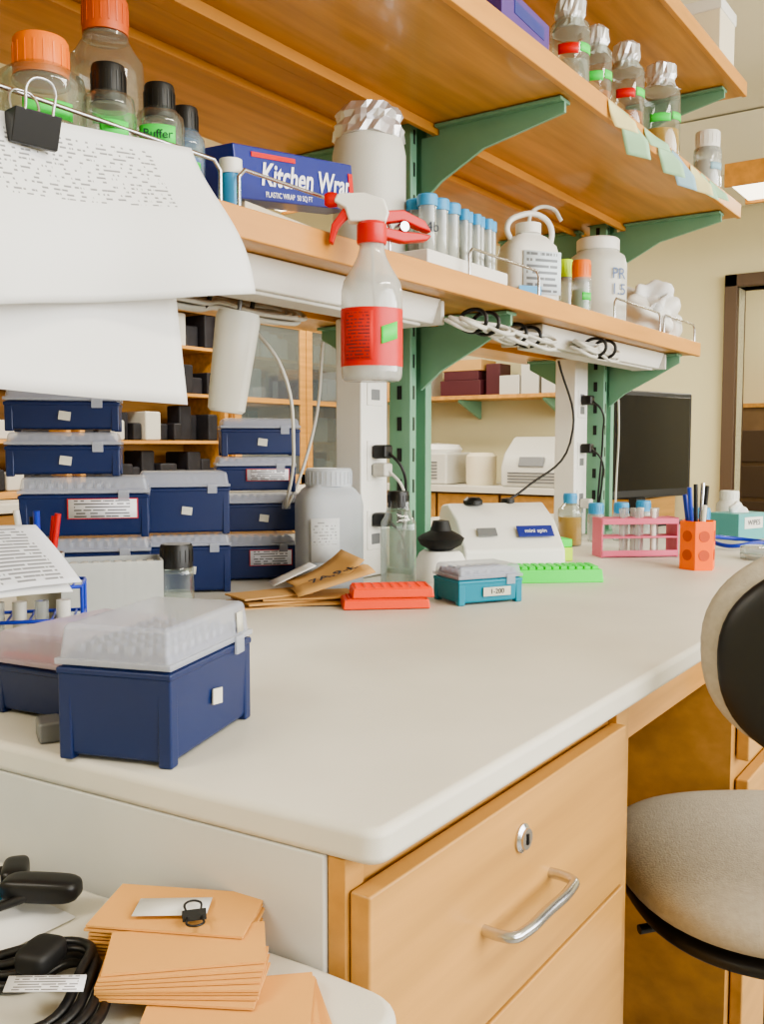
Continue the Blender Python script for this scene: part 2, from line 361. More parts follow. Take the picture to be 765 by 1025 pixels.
# ------------------------------------------------------------------ tip boxes
def tip_box(x,y,z,rz,w=.144,d=.096,h=.105,lid=.30,label=None,lm=None,tape=True,name='pipette_tip_box',base=None):
    base=base or NAVY
    g=grp(name,(x,y,z),rz);hb=h*(1-lid);hl=h*lid
    box(g,'base',(w*.95,d*.94,hb-.004),(0,0,(hb-.004)/2+.003),base,.004,taper=(1.045,1.05))
    boxes(g,'corner_feet',[((.012,.012,hb-.006),(sx*(w*.485-.005),sy*(d*.48-.005),(hb-.006)/2)) for sx in (-1,1) for sy in (-1,1)],base,.002)
    box(g,'base_rim',(w,d,.006),(0,0,hb-.005),base,.002)
    box(g,'tip_rack',(w*.9,d*.88,.01),(0,0,hb+.003),lm and PINK or RACK,.002)
    nx=max(4,int(w*.8/.012));ny=max(3,int(d*.8/.012))
    boxes(g,'tip_tops',[((.006,.006,min(.008,hl*.3)),(-w*.4+i*w*.8/(nx-1),-d*.37+j*d*.74/(ny-1),hb+.010)) for i in range(nx) for j in range(ny)],TIPS)
    box(g,'lid',(w*.985,d*.98,hl),(0,0,hb+hl/2-.001),lm or LID,.005,taper=(.95,.94),segs=3)
    box(g,'lid_rim',(w*1.005,d*1.01,.005),(0,0,hb+.0025),lm or LID,.001)
    box(g,'front_latch',(.016,.003,.016),(w*.3,-d*.515,hb-.003),lm or LID,.001)
    box(g,'back_latch',(.03,.004,.012),(0,d*.515,hb-.003),lm or LID,.001)
    if tape:
        box(g,'tape_label',(.017,.0012,.013),(w*.02,-d*.497-.0006,hb*.5),TAPE,0,rot=(-3,8,0))
    if label:
        sheet(g,'paper_label',lambda u,v:(-w*.12+u*w*.52,-d*.51-.0015,hb*.45+v*hb*.42),1,1,LBL)
        box(g,'label_backing',(w*.54,.001,hb*.46),(w*.14,-d*.51,hb*.66),INKR,0)
    return g
a=19;lx=Vector((math.cos(D(a)),math.sin(D(a))));ly=Vector((-lx.y,lx.x));c=Vector((.485,.537))+lx*.075+ly*.050
nb=tip_box(c.x,c.y,CT,a,w=.152,d=.102,h=.110,lid=.30)
sheet(nb,'lid_tape_1',lambda u,v:(.045+u*.012,-.0510+.0005*v,.084+v*.018),1,1,TAPE)
tip_box(.580,.758,CT,8,.15,.098,.078,.38,lm=LIDP,tape=False)
box(grp('grey_data_dongle',(.480,.682,CT),60),'body',(.03,.02,.018),(0,0,.009),GREYM,.003)
tip_box(.93,1.21,CT,-42,.19,.10,.110,.2,tape=False)
tip_box(.928,1.208,CT+.110,-42,.19,.10,.093,.28,label=True,tape=False)
tip_box(.905,1.225,CT+.203,-42,.165,.10,.067,.3)
tip_box(.905,1.225,CT+.270,-42,.165,.10,.065,.3)
tip_box(1.130,1.200,CT,-42,.14,.095,.100,.2)
tip_box(1.125,1.205,CT+.100,-40,.150,.10,.106,.25)
for z,h,lab,dx in ((0,.088,1,0),(.088,.075,0,.004),(.163,.066,1,-.003),(.229,.070,0,.003)):
    tip_box(1.31+dx,1.205-dx,CT+z,-42,.146,.095,h,.27,label=bool(lab),tape=not lab)
# ------------------------------------------------------------------ items, left side of the counter
g=grp('acrylic_tube_rack',(.83,1.03,CT),-38)
boxes(g,'walls',[((.13,.003,.095),(0,-.036,.0475)),((.13,.003,.095),(0,.036,.0475)),((.003,.072,.095),(-.064,0,.0475)),((.003,.072,.095),(.064,0,.0475)),((.13,.072,.004),(0,0,.002))],pm('frosted_acrylic',(205,208,206),.4,alpha=.6))
boxes(g,'tube_rows',[((.010,.010,.07),(-.05+i*.0145,-.02+j*.02,.055)) for i in range(8) for j in range(3)],WHITED,.002)
def tape_arc(g,r,a0,da,z,h,mat,name='label_tape',tilt=0):
    return sheet(g,name,lambda u,v:(r*math.cos(D(a0+da*u)),r*math.sin(D(a0+da*u)),z+h*(v-.5)+tilt*(u-.5)),10,1,mat,.0005)
def bottle(name,x,y,z,r,h,cap=None,caph=.02,capr=None,neck=.45,gl=None,liq=None,lf=.5,foil=False,tape=None,sq=2,rz=0,ta=None):
    g=grp(name,(x,y,z),rz);nr=r*neck;hs=h*.62
    hb=h-caph
    P=[(0,0),(r*.85,0),(r*.97,.003),(r,.008),(r,hs),(r*.97,hs+.012*h/.15),(r*.8,hs+.12*h),(nr*1.1,hs+.2*h),(nr,hs+.24*h),(nr,hb)]
    P=[p for p in P if p[1]<=hb+1e-6]
    if P[-1][1]<hb: P.append((nr,hb))
    lathe(g,'body',P,gl or GL,segs=40,sq=sq,sharp=60)
    if liq: lathe(g,'contents',[(0,.003),(r*.9,.003),(r*.95,.008),(r*.95,h*lf),(0,h*lf)],liq,segs=32,sq=sq)
    cr=capr or nr*1.25
    if foil:
        lathe(g,'foil_cap',[(cr*1.5,hb-.030),(cr*1.15,hb-.022),(cr*1.02,hb-.010),(cr*1.22,hb),(cr*1.15,hb+caph*.7),(cr*.7,hb+caph),(0,hb+caph*1.02)],FOIL,segs=26,jit=.11)
    elif cap:
        lathe(g,'cap',[(cr,hb-.012),(cr,hb+caph-.003),(cr*.93,hb+caph),(0,hb+caph)],cap,segs=32)
        boxes(g,'cap_ribs',[((.0012,.0016,caph*.8),(cr*math.cos(q*.35),cr*math.sin(q*.35),hb+caph*.4-.003),math.degrees(q*.35)) for q in range(18)],cap)
        lathe(g,'neck_ring',[(nr,hb-.018),(nr*1.2,hb-.017),(nr*1.2,hb-.014),(nr,hb-.013)],gl or GL)
    if tape:
        tape_arc(g,r*1.012,(-150 if ta is None else ta),65,hs*.62,.017,tape)
    return g
bottle('black_capped_bottle',.905,.985,CT,.024,.112,BLACK,.022,neck=.75,liq=LIQC,lf=.4)
g=grp('wire_tube_rack',(.645,.965,CT),-40)
for zz in (.01,.05,.088):
    tube(g,'wire_frame',[(-.07,-.035,zz),(.07,-.035,zz),(.07,.035,zz),(-.07,.035,zz)],.0022,BLUEP,False,True)
    for k in range(6): tube(g,'wire_bar',[(-.06+k*.024,-.035,zz),(-.06+k*.024,.035,zz)],.0015,BLUEP,False)
for sx in (-1,1):
    for sy in (-1,1): tube(g,'wire_leg',[(sx*.07,sy*.035,0),(sx*.07,sy*.035,.088)],.0022,BLUEP,False)
for k in range(5): lathe(g,'tube',[(0,.012),(.008,.02),(.008,.07),(0,.07)],(WHITE,TUBEG,WHITED,TUBEG,WHITE)[k],(-.048+k*.024,-.012,0),segs=12)
g=grp('notes_paper_stack',(0,0,0),0)
def bil(A,B,Cc,E,curl):
    A,B,Cc,E=map(Vector,(A,B,Cc,E))
    def f(u,v):
        P=E.lerp(A,u).lerp(Cc.lerp(B,u),v);P.z+=curl*(math.sin(math.pi*u)*.6+math.sin(math.pi*v)*.4);return P
    return f
sheet(g,'printed_sheet',bil((.640,.845,1.012),(.640,.925,1.070),(.47,1.03,1.062),(.50,.90,1.000),.006),12,12,TXTP2)
sheet(g,'printed_sheet_below',bil((.632,.850,1.002),(.645,.935,1.060),(.47,1.03,1.054),(.50,.90,.996),.005),12,12,PAPER)
g=grp('pen_cup',(.79,1.135,CT),0)
lathe(g,'cup',[(0,0),(.030,0),(.033,.10),(.031,.10),(.028,.004),(0,.004)],WHITED)
for i,(m,dx,dy,t) in enumerate(((RED,.01,-.02,.155),(BLUEP,-.012,-.014,.16),(BLACK,.0,.01,.15),(RED,.02,0,.15),(WHITE,-.02,.01,.16))):
    tube(g,'pen',[(dx*.3,dy*.3,.006),(dx*1.3,dy*1.3,t)],.0045,m,False)
g=grp('kraft_envelope_pile',(1.128,.972,CT),-38)
boxes(g,'envelopes',[((.16,.095,.002),(-.01,0,.001),4),((.15,.09,.002),(.01,-.005,.0035),-12),((.16,.09,.003),(.0,.005,.0065),10),((.15,.085,.0025),(.03,.0,.0105),-3),((.12,.07,.0025),(-.03,.005,.014),18)],KRAFT2)
sheet(g,'bent_envelope',lambda u,v:(.005+u*.125,-.05+v*.085,.016+.034*u+.006*math.sin(3*v)),8,4,KRAFT2,.0012)
sheet(g,'folded_envelope',lambda u,v:(.02+u*.10-.02*v,-.02+v*.07,.020+.046*u*u+.010*v),8,4,KRAFT2,.0012)
sheet(g,'white_note',lambda u,v:(-.02+u*.07,.02+v*.05,.024+.030*u),4,4,PAPER,.001)
text(g,'handwritten_mark','7A,9-B',.030,(.07,-.018,.0445),(2,-15.5,4),INK,ox=.0004)
g=grp('scissors',(.80,.80,CT),35)
tube(g,'handle_loop_yellow',[(0,.012,.005),(.02,.022,.005),(.038,.012,.005),(.02,.003,.005)],.003,YEL,cyc=True)
tube(g,'handle_loop_black',[(0,-.012,.005),(.02,-.003,.005),(.038,-.012,.005),(.02,-.022,.005)],.003,BLACK,cyc=True)
prism(g,'blades',[(0,.008),(-.09,0),(0,-.008)],.003,.006,'z',CHROME)
g=grp('grey_reagent_jar',(1.30,1.025,CT),-38)
lathe(g,'body',[(0,0),(.048,0),(.054,.004),(.056,.01),(.056,.145),(.053,.160),(.044,.172),(.036,.178),(.036,.182)],GREYB,segs=48,sq=4,sharp=70)
lathe(g,'cap',[(.041,.178),(.041,.205),(.038,.209),(0,.209)],GREYB,segs=40)
boxes(g,'cap_ribs',[((.0015,.002,.022),(.041*math.cos(q*.209),.041*math.sin(q*.209),.192),math.degrees(q*.209)) for q in range(30)],GREYB)
sheet(g,'label',lambda u,v:(-.045+u*.05,-.0572,.05+v*.075),1,1,paper_mat('jar_label',(205,208,212),rows=14,cols=24,vlo=.4,vhi=.95,ink=.5))
g=bottle('black_capped_square_bottle',1.312,.885,CT,.0275,.172,BLACK,.016,capr=.018,neck=.6,sq=4,rz=-38,liq=LIQC,lf=.62)
g=grp('orange_tube_rack_pair',(1.185,.820,CT),-48)
for k,(dx,z0) in enumerate(((-.004,0),(.006,.017))):
    box(g,'tray',(.134-.008*k,.062,.014),(dx,0,z0+.008),ORNG2,.002,taper=(.97,.94))
    boxes(g,'raised_ribs',[((.118,.0022,.003),(dx,-.026+j*.013,z0+.0155)) for j in range(5)]+[((.0022,.055,.003),(dx-.056+i*.014,0,z0+.0155)) for i in range(9)],ORNG2)
tb=tip_box(1.318,.735,CT,-30,.118,.085,.062,.34,base=TEAL,tape=False,name='teal_tip_box')
box(tb,'wrap_label',(.05,.001,.014),(.01,-.0435,.020),TAPE,0)
text(tb,'label_text','1-200',.011,(.01,-.0445,.020),(90,0,0),INK)
g=grp('neon_green_tube_rack',(1.59,.73,CT),-50)
box(g,'body',(.175,.068,.024),(0,0,.012),NEON,.002,taper=(.97,.93))
boxes(g,'well_collars',[((.011,.011,.006),(-.073+i*.0146,-.022+j*.0146,.0265)) for i in range(11) for j in range(4)],NEON,.001)
g=grp('lime_tip_box',(1.87,.86,CT),-40)
box(g,'body',(.075,.055,.03),(0,0,.015),LIME,.003);box(g,'lid',(.073,.053,.018),(0,0,.039),NEON,.003)
g=grp('vortex_mixer',(1.478,.902,CT),-35)
lathe(g,'body',[(0,0),(.045,0),(.047,.01),(.042,.035),(.036,.05),(.03,.055),(0,.055)],WHITE,sq=3.5,segs=40)
lathe(g,'cup_stem',[(0,.05),(.016,.05),(.014,.07),(0,.07)],BLKR)
lathe(g,'rubber_cup',[(0,.054),(.02,.056),(.038,.066),(.044,.078),(.036,.084),(.020,.092),(.015,.11),(0,.112)],BLKR)
lathe(g,'knob',[(0,0),(.008,0),(.007,.01),(0,.01)],BLACK,(0,-.043,.025),rot=(90,0,0))
g=grp('mini_centrifuge',(1.70,.895,CT),-42)
prism(g,'housing',[(-.07,0),(.085,0),(.09,.02),(.088,.105),(.075,.125),(.03,.13),(-.03,.10),(-.085,.045),(-.088,.01)],-.105,.105,'x',WHITE,.006,segs=3)
box(g,'control_panel',(.075,.002,.028),(.05,-.062,.079),BLUE,.001,rot=(-43,0,0))
text(g,'panel_text','mini spin',.013,(.05,-.0645,.080),(47,0,0),INKW)
box(g,'display',(.04,.002,.02),(-.05,-.060,.079),GREYM,.001,rot=(-43,0,0))
lathe(g,'lid_knob',[(0,0),(.02,0),(.02,.008),(.014,.014),(0,.015)],BLACK,(-.05,.03,.128))
lathe(g,'lid_knob_small',[(0,0),(.014,0),(.014,.01),(0,.012)],BLACK,(.03,.04,.128))
boxes(g,'vent_slots',[((.002,.05,.003),(-.1055,.02,.03+i*.009)) for i in range(6)],GREYM)
g=grp('pink_test_tube_rack',(2.05,.74,CT),-48)
for z in (.004,.045,.085): box(g,'shelf_plate',(.175,.06,.004),(0,0,z),PINK,.001)
boxes(g,'side_walls',[((.004,.06,.088),(sx*.0875,0,.044)) for sx in (-1,1)]+[((.175,.003,.012),(0,-.03,z)) for z in (.01,.08)],PINK,.001)
for i,j in ((2,0),(3,1),(4,0),(4,1),(5,1),(6,0),(7,1)):
    lathe(g,'test_tube',[(0,.006),(.005,.009),(.0065,.016),(.0065,.10),(.0075,.102),(.0075,.108),(0,.108)],TUBEG if (i+j)%3 else WHITE,(-.072+i*.018,-.014+j*.028,0),segs=14)
g=grp('orange_pen_cup',(1.91,.56,CT),10)
lathe(g,'cup',[(0,0),(.036,0),(.037,.004),(.037,.096),(.035,.098),(.033,.096),(.033,.006),(0,.006)],ORNG3,segs=6,sharp=20)
OSH=pm('orange_hole_shade',(190,70,10),.5)  # darker copy of the cup orange, paints shade inside the round holes
for k in range(6):
    a=60*k+30
    for z in (.03,.068): lathe(g,'hole_shade_disc',[(0,0),(.011,0),(.011,.0012),(0,.0012)],OSH,(.0318*math.cos(D(a)),.0318*math.sin(D(a)),z),18,(90,0,a+90))
for (m,dx,dy,t) in ((BLUEP,-.016,.012,.165),(BLUEP,-.006,.02,.15),(BLACK,.012,.006,.17),(CHROME,.02,-.004,.172),(BLACK,.004,-.012,.168),(WHITE,-.02,-.012,.13)):
    tube(g,'pen',[(dx*.4,dy*.4,.008),(dx*1.3,dy*1.3,t)],.0045,m,False)
    tube(g,'pen_clip',[(dx*1.25+.005,dy*1.25,t-.03),(dx*1.3+.005,dy*1.3,t-.002)],.0012,CHROME,False)
bottle('yellow_liquid_bottle',2.17,.95,CT,.030,.130,BLUEC,.012,liq=LIQY,lf=.55,neck=.45)
for x,y in ((2.30,.935),(2.36,.89),(2.47,.87)): bottle('blue_capped_bottle',x,y,CT,.022,.10,BLUEC,.018,neck=.7,gl=TUBEG)
bottle('blue_capped_wash_bottle',2.12,.62,CT,.028,.11,BLUEC,.02,neck=.7,gl=FROST)
g=grp('tissue_box',(2.60,.655,CT),-20);box(g,'carton',(.13,.09,.07),(0,0,.035),pm('teal_card',(90,165,165),.5),.002)
box(g,'print_band',(.08,.001,.03),(0,-.0455,.045),WHITE,0);text(g,'print','WIPES',.02,(0,-.0465,.045),(90,0,0),INK)
blob(g,'tissue',(.03,.012,.02),PAPER,(0,0,.078),n=2.4,sub=4,nz=.02,nscale=40)
g=grp('petri_dish_stack',(2.15,.49,CT),0)
for k in range(2): lathe(g,'dish',[(0,0),(.045,0),(.046,.012),(.043,.014),(0,.014)],TUBEG,(0,0,k*.0145))
bottle('white_reagent_bottle',2.75,.72,CT,.035,.12,WHITE,.02,neck=.6,gl=WHITE)
tube(grp('coiled_tubing'),'tube',[(2.3,.60,CT+.009),(2.36,.66,CT+.02),(2.46,.62,CT+.012),(2.42,.53,CT+.009),(2.33,.55,CT+.016)],.005,BLUEP,cyc=True)
tube(grp('dark_tape_roll'),'roll',[(2.30,.44,CT+.011),(2.34,.48,CT+.011),(2.38,.44,CT+.011),(2.34,.40,CT+.011)],.010,BLACK,cyc=True)
g=grp('computer_monitor',(2.88,1.01,CT),-16)
box(g,'bezel',(.45,.03,.33),(0,0,.25),BLACK,.006)
box(g,'screen',(.42,.002,.29),(0,-.0155,.255),SCREEN,.001)
box(g,'rear_shell',(.3,.04,.22),(0,.03,.25),BLACK,.01)
box(g,'neck',(.05,.03,.14),(0,.03,.08),BLACK,.004);box(g,'foot',(.24,.18,.014),(0,.02,.007),BLACK,.006)
# ------------------------------------------------------------------ lower shelf items
bottle('orange_capped_bottle',.600,.838,S1t,.043,.128,ORANGE,.026,capr=.027,neck=.55,tape=GTAPE)
bottle('orange_capped_tall_bottle',.735,.905,S1t,.043,.235,pm('brown_orange_cap',(200,92,45),.4),.028,capr=.026,neck=.5,tape=GTAPE)
bottle('black_capped_bottle',.655,.803,S1t,.0265,.112,BLACK,.026,capr=.0175,neck=.6,tape=GTAPE)
g=bottle('black_capped_bottle',.728,.808,S1t,.0265,.116,BLACK,.024,capr=.0165,neck=.6)
tape_arc(g,.0272,-185,90,.056,.022,GTAPE);text(g,'handwriting','Buffer',.013,(-.0205,-.0195,.056),(90,0,-46),INK)
bottle('black_capped_small_bottle',.805,.850,S1t,.0235,.122,BLACK,.024,capr=.0155,neck=.6,gl=GLB,liq=pm('blue_liquid',(80,140,210),.2,alpha=.7),lf=.5,tape=GTAPE)
bottle('black_capped_bottle',.505,.888,S1t,.026,.112,BLACK,.026,capr=.017,neck=.6,tape=BTAPE)
g=grp('white_vial',(.830,.800,S1t));lathe(g,'body',[(0,0),(.012,0),(.012,.045),(0,.045)],BLUEC);lathe(g,'cap',[(.0135,.043),(.0135,.06),(0,.061)],WHITE)
g=grp('cardboard_carton',(1.03,.910,S1t),8);box(g,'carton',(.28,.10,.034),(0,0,.017),CREAM,.002)
g=grp('plastic_wrap_box',(1.018,.875,S1t+.056),6,ry=-9)
box(g,'carton',(.29,.052,.066),(0,0,.031),BLUE,.002)
boxes(g,'red_stripes',[((.10,.001,.006),(-.06,-.0268,.054)),((.012,.001,.04),(.136,-.0268,.03))],RED)
text(g,'brand_print','Kitchen Wrap',.040,(.02,-.027,.030),(90,0,0),INKW,shear=.3,ox=.0008)
text(g,'sub_print','PLASTIC WRAP  50 SQ FT',.010,(-.03,-.027,.006),(90,0,0),INKW)
text(g,'top_print','Kitchen Wrap',.03,(0,0,.0645),(0,0,0),INKW)
g=grp('label_roll_card',(1.10,.795,S1t),8);box(g,'card',(.04,.004,.035),(0,0,.0175),PAPER,.001,rot=(0,-12,0));text(g,'print','000',.02,(0,-.003,.02),(90,12,0),INK)
g=grp('foil_topped_jar',(1.27,.915,S1t),0)
lathe(g,'body',[(0,0),(.055,0),(.059,.005),(.060,.012),(.060,.190),(.056,.212),(.048,.226),(.046,.228),(.046,.248)],FROST,segs=48,sharp=60)
lathe(g,'contents',[(0,.004),(.052,.004),(.052,.12),(0,.12)],WHITE)
lathe(g,'foil',[(.058,.215),(.056,.230),(.050,.242),(.053,.252),(.048,.264),(.03,.270),(0,.272)],FOIL,segs=34,jit=.08)
g=grp('spray_bottle',(1.008,.722,1.243),-52)
lathe(g,'body',[(0,0),(.036,0),(.039,.004),(.040,.012),(.040,.115),(.037,.128),(.026,.146),(.019,.160),(.0165,.170),(.0165,.185)],glass('spray_bottle_plastic',(228,230,228),.45),segs=44,sx=1.0,sy=.86,sharp=60)
lathe(g,'liquid',[(0,.003),(.037,.004),(.038,.012),(.038,.03),(0,.03)],LIQC,sy=.86)
lathe(g,'label_wrap',[(.0405,.018),(.0405,.092)],RED,segs=44,sy=.865)
sheet(g,'label_text_panel',lambda u,v:(.041*math.cos(D(-150+60*u)),.0358*math.sin(D(-150+60*u)),.025+.062*v),10,1,paper_mat('spray_label_print',(200,40,30),rows=14,cols=30,vlo=.03,vhi=.97,thr=.45,ink=.25))
sheet(g,'green_tape',lambda u,v:(.0415*math.cos(D(-75+35*u)),.0363*math.sin(D(-75+35*u)),.045+.022*v+.008*u),8,1,GTAPE)
lathe(g,'collar',[(.0185,.176),(.0195,.178),(.0195,.200),(.016,.204),(0,.204)],RED)
prism(g,'trigger_head',[(-.03,.203),(.018,.203),(.022,.215),(.016,.232),(-.01,.24),(-.045,.238),(-.05,.228),(-.035,.22)],-.011,.011,'y',WHITE,.003)
prism(g,'trigger',[(-.028,.222),(-.036,.222),(-.052,.200),(-.056,.178),(-.050,.175),(-.043,.196),(-.028,.212)],-.007,.007,'y',RED,.002)
lathe(g,'nozzle',[(0,0),(.009,0),(.010,.01),(.007,.016),(0,.016)],RED,(-.045,0,.232),rot=(0,-90,0))
tube(g,'dip_tube',[(0,0,.18),(.004,0,.1),(.01,0,.01)],.002,WHITED)
g=grp('red_spring_clamp',(1.14,.764,S1t+.034),-30)
prism(g,'jaw_top',[(-.04,.0),(-.032,.020),(0,.024),(.034,.012),(.046,-.004),(.026,.0),(0,.008)],-.009,.009,'y',RED,.003)
prism(g,'jaw_bottom',[(-.04,-.002),(-.03,-.018),(0,-.022),(.038,-.016),(.046,-.008),(.026,-.006),(0,-.006)],-.009,.009,'y',RED,.003)
lathe(g,'pivot',[(0,-.011),(.007,-.011),(.007,.011),(0,.011)],CHROME,(0,0,0),rot=(90,0,0))
g=grp('conical_tube_rack',(0,0,S1t))
boxes(g,'foam_rack',[((.27,.06,.03),(1.395,.825,.015))],WHITE,.003)
def ctube(x,y,r,h,m):
    lathe(g,'conical_tube',[(0,.012),(r*.3,.012),(r,.03),(r,h-.015),(0,h-.015)],TUBEG,(x,y,0),segs=20)
    lathe(g,'screw_cap',[(r*1.15,h-.018),(r*1.15,h-.002),(r*1.05,h),(0,h)],m,(x,y,0),segs=20)
    lathe(g,'tube_contents',[(0,.014),(r*.8,.03),(r*.8,h*.5),(0,h*.5)],WHITED,(x,y,0),segs=16)
for i in range(3): ctube(1.285+i*.036,.812,.0145,.118,BLUEC)
for i in range(3): ctube(1.302+i*.036,.844,.0145,.118,BLUEC)
for i in range(6): ctube(1.400+i*.021,.812+.004*(i%2),.0082,.118,BLUEC)
for i in range(5): ctube(1.410+i*.021,.838,.0082,.118,BLUEC)
text(g,'handwriting','4b',.022,(1.277,.7965,.065),(90,0,-35),INK)
g=grp('white_jug',(1.77,.875,S1t),-35)
lathe(g,'body',[(0,0),(.055,0),(.06,.006),(.06,.105),(.055,.125),(.035,.145),(.024,.15),(.024,.158)],WHITE,segs=44,sq=3.5,sy=.75,sharp=70)
lathe(g,'cap',[(.026,.152),(.026,.172),(0,.173)],WHITE)
tube(g,'handle',[(-.035,0,.13),(-.048,0,.165),(-.02,0,.188),(.03,0,.19),(.052,0,.17),(.05,0,.125)],.006,WHITE)
tube(g,'spout_tube',[(0,0,.17),(.01,0,.20),(.05,-.01,.205),(.065,-.02,.18)],.004,WHITED)
sheet(g,'label',lambda u,v:(-.035+u*.085,-.0465,.025+v*.085),1,1,paper_mat('jug_label',(215,226,235),rows=7,cols=24,vlo=.05,vhi=.98,thr=.42,ink=.3))
box(g,'blue_label_strip',(.05,.001,.02),(-.02,-.0475,.03),BLUEC,0)
bottle('orange_capped_small_bottle',1.985,.85,S1t,.022,.13,ORANGE,.03,neck=.75,gl=TUBEG,tape=GTAPE,liq=pm('green_gel',(60,150,90),.3),lf=.5)
bottle('lime_capped_small_bottle',2.03,.91,S1t,.02,.145,LIME,.028,neck=.75,gl=TUBEG)
g=grp('frosted_carboy',(2.15,.88,S1t),0)
lathe(g,'body',[(0,0),(.062,0),(.068,.006),(.068,.145),(.062,.167),(.048,.177),(.046,.185)],FROST,segs=44,sharp=70)
lathe(g,'contents',[(0,.004),(.056,.004),(.056,.13),(0,.13)],WHITE)
lathe(g,'cap',[(.050,.180),(.050,.205),(.046,.209),(0,.209)],WHITE)
text(g,'handwriting','PR\n1.5',.036,(-.030,-.0645,.10),(90,0,-26),pm('blue_ink',(90,110,150),.6))
g=grp('tissue_paper_bag',(2.455,.850,S1t),10)
blob(g,'bag',(.15,.057,.045),WHITE,(0,0,.052),n=2.6,sub=5,nz=.04,nscale=22)
blob(g,'crumpled_sheet',(.08,.05,.03),PAPER,(-.03,.01,.092),n=2.5,sub=5,nz=.045,nscale=30)
sheet(g,'loose_sheet',lambda u,v:(-.15+u*.12,-.05+.06*v,.055+.055*u+.02*math.sin(5*v+3*u)),8,8,PAPER)
g=grp('hanging_squeeze_bottle',(.955,.935,1.205),-45,ry=8)
lathe(g,'body',[(0,0),(.022,0),(.026,.004),(.031,.13),(.028,.14),(0,.14)],FROST,segs=32,sy=.7)
tube(g,'hook',[(0,0,.138),(0,0,.16)],.003,GREYM,False)
# ------------------------------------------------------------------ papers clipped to the rail
g=grp('clipped_papers')
def quad(TL,TR,BR,BL,yf):
    def f(u,v):
        T=Vector(TL).lerp(Vector(TR),u);B=Vector(BL).lerp(Vector(BR),u);P=B.lerp(T,v);return (P.x,yf(u,v),P.y)
    return f
sheet(g,'sheet_front',quad((.42,1.444),(.730,1.478),(.762,1.322),(.42,1.270),lambda u,v:.752-.016*(1-v)*(1+math.sin(u*9))-.03*(1-v)*(u**3)-.010*math.sin(v*5)),30,20,TXTP)
sheet(g,'sheet_rear',quad((.40,1.43),(.690,1.445),(.716,1.203),(.40,1.212),lambda u,v:.763-.008*(1-v)*math.sin(u*6+1)),24,16,PAPER)
g2=grp('binder_clip',(.527,.750,1.450),-8)
prism(g2,'clip_body',[(-.013,.004),(.013,.004),(.003,-.024),(-.003,-.024)],-.022,.022,'x',BLACK,.001)
for sy in (-1,1): tube(g2,'clip_handle',[(-.013,sy*.012,.003),(-.011,sy*.018,.026),(0,sy*.02,.030),(.011,sy*.018,.026),(.013,sy*.012,.003)],.0014,CHROME)
# ------------------------------------------------------------------ middle shelf items
for (x,y,r,h,lq,lf) in ((1.625,.725,.036,.165,LIQC,.3),(1.77,.735,.031,.17,LIQA,.25),(1.91,.727,.037,.185,LIQA,.22),(2.13,.730,.044,.215,LIQY,.3)):
    g=bottle('foil_capped_bottle',x,y,S2t,r,h,None,.03,neck=.5,liq=lq,lf=lf,foil=True)
    tape_arc(g,r*1.015,-190,60,h*.40,.018,random.choice((GTAPE,RED)));tape_arc(g,r*1.015,-125,55,h*.42,.016,GTAPE)
bottle('white_capped_bottle',2.44,.714,S2t,.034,.145,WHITE,.03,neck=.7,gl=TUBEG,liq=WHITED,lf=.5,tape=BTAPE)
g=grp('coloured_carton',(1.42,.755,S2t),3)
box(g,'carton',(.20,.10,.022),(0,0,.011),YEL,.002);box(g,'carton_upper',(.19,.10,.05),(-.01,.0,.047),PURP,.002);box(g,'print_band',(.12,.001,.02),(0,-.0505,.05),BLUE,0)
g=grp('hanging_shelf_notes')
for (x,w,h,m,an) in ((1.68,.045,.05,YTAPE,-50),(1.74,.045,.085,PTAPE,-62),(1.87,.045,.035,PTAPE,-45),(1.95,.045,.07,PTAPE,-58),(2.04,.045,.075,BTAPE,-50),(2.17,.04,.06,YTAPE,-60),(2.25,.035,.05,PTAPE,-40),(2.32,.035,.04,PTAPE,-55)):
    ca,sa=math.cos(D(an)),math.sin(D(an))
    sheet(g,'note',(lambda x,w,h,ca,sa:(lambda u,v:(x+w*u*(ca*(1-v)+v*.9)+.004*(1-v),.672+w*u*sa*min(1,(1-v)*1.6)-.012*(1-v)**2,S2t-.004-h*(1-v)-.012*u*(1-v))))(x,w,h,ca,sa),6,10,m)
g=grp('white_storage_box',(2.47,.735,S3t),0);box(g,'body',(.13,.11,.12),(0,0,.06),CREAM,.003);box(g,'lid',(.136,.116,.03),(0,0,.128),WHITE,.003)
g=grp('cardboard_box',(1.9,.83,S3t),0);box(g,'body',(.4,.24,.22),(0,0,.11),KRAFT2,.003);box(g,'tape',(.402,.05,.002),(0,0,.2205),TAPE,0)
# ------------------------------------------------------------------ side counter items
g=grp('coin_envelope_pile',(.0,.0,.81))
def fan(cx,cy,n,z0,rz,dr,step=.0022,w=.108,d=.062,drift=(0,0),j=1.2):
    return [((w,d,.0014),(cx+drift[0]*k+random.uniform(-.0015,.0015),cy+drift[1]*k+random.uniform(-.0015,.0015),z0+.001+k*step),rz+dr*k+random.uniform(-j,j)) for k in range(n)]
boxes(g,'lower_fan',fan(.402,.383,6,0,-40,-2.2,.002,.100,.054,drift=(-.0010,.0018),j=3),KRAFT)
boxes(g,'middle_fan',fan(.394,.427,8,.0125,-60,2.2,.002,.100,.050,drift=(.0014,.0012),j=2),KRAFT)
boxes(g,'upper_stack',fan(.436,.476,12,0,-58,-.6,.0026,.108,.060,(-.0003,-.0002),j=1.6),KRAFT)
sheet(g,'white_slip',lambda u,v:(.404+.030*u+.020*v,.489-.040*u+.014*v,.0335),1,1,PAPER)
g2=grp('small_binder_clip',(.426,.452,.81+.034),-40);prism(g2,'clip_body',[(-.005,0),(.005,0),(.0,.006)],-.008,.008,'x',BLACK,.0005)
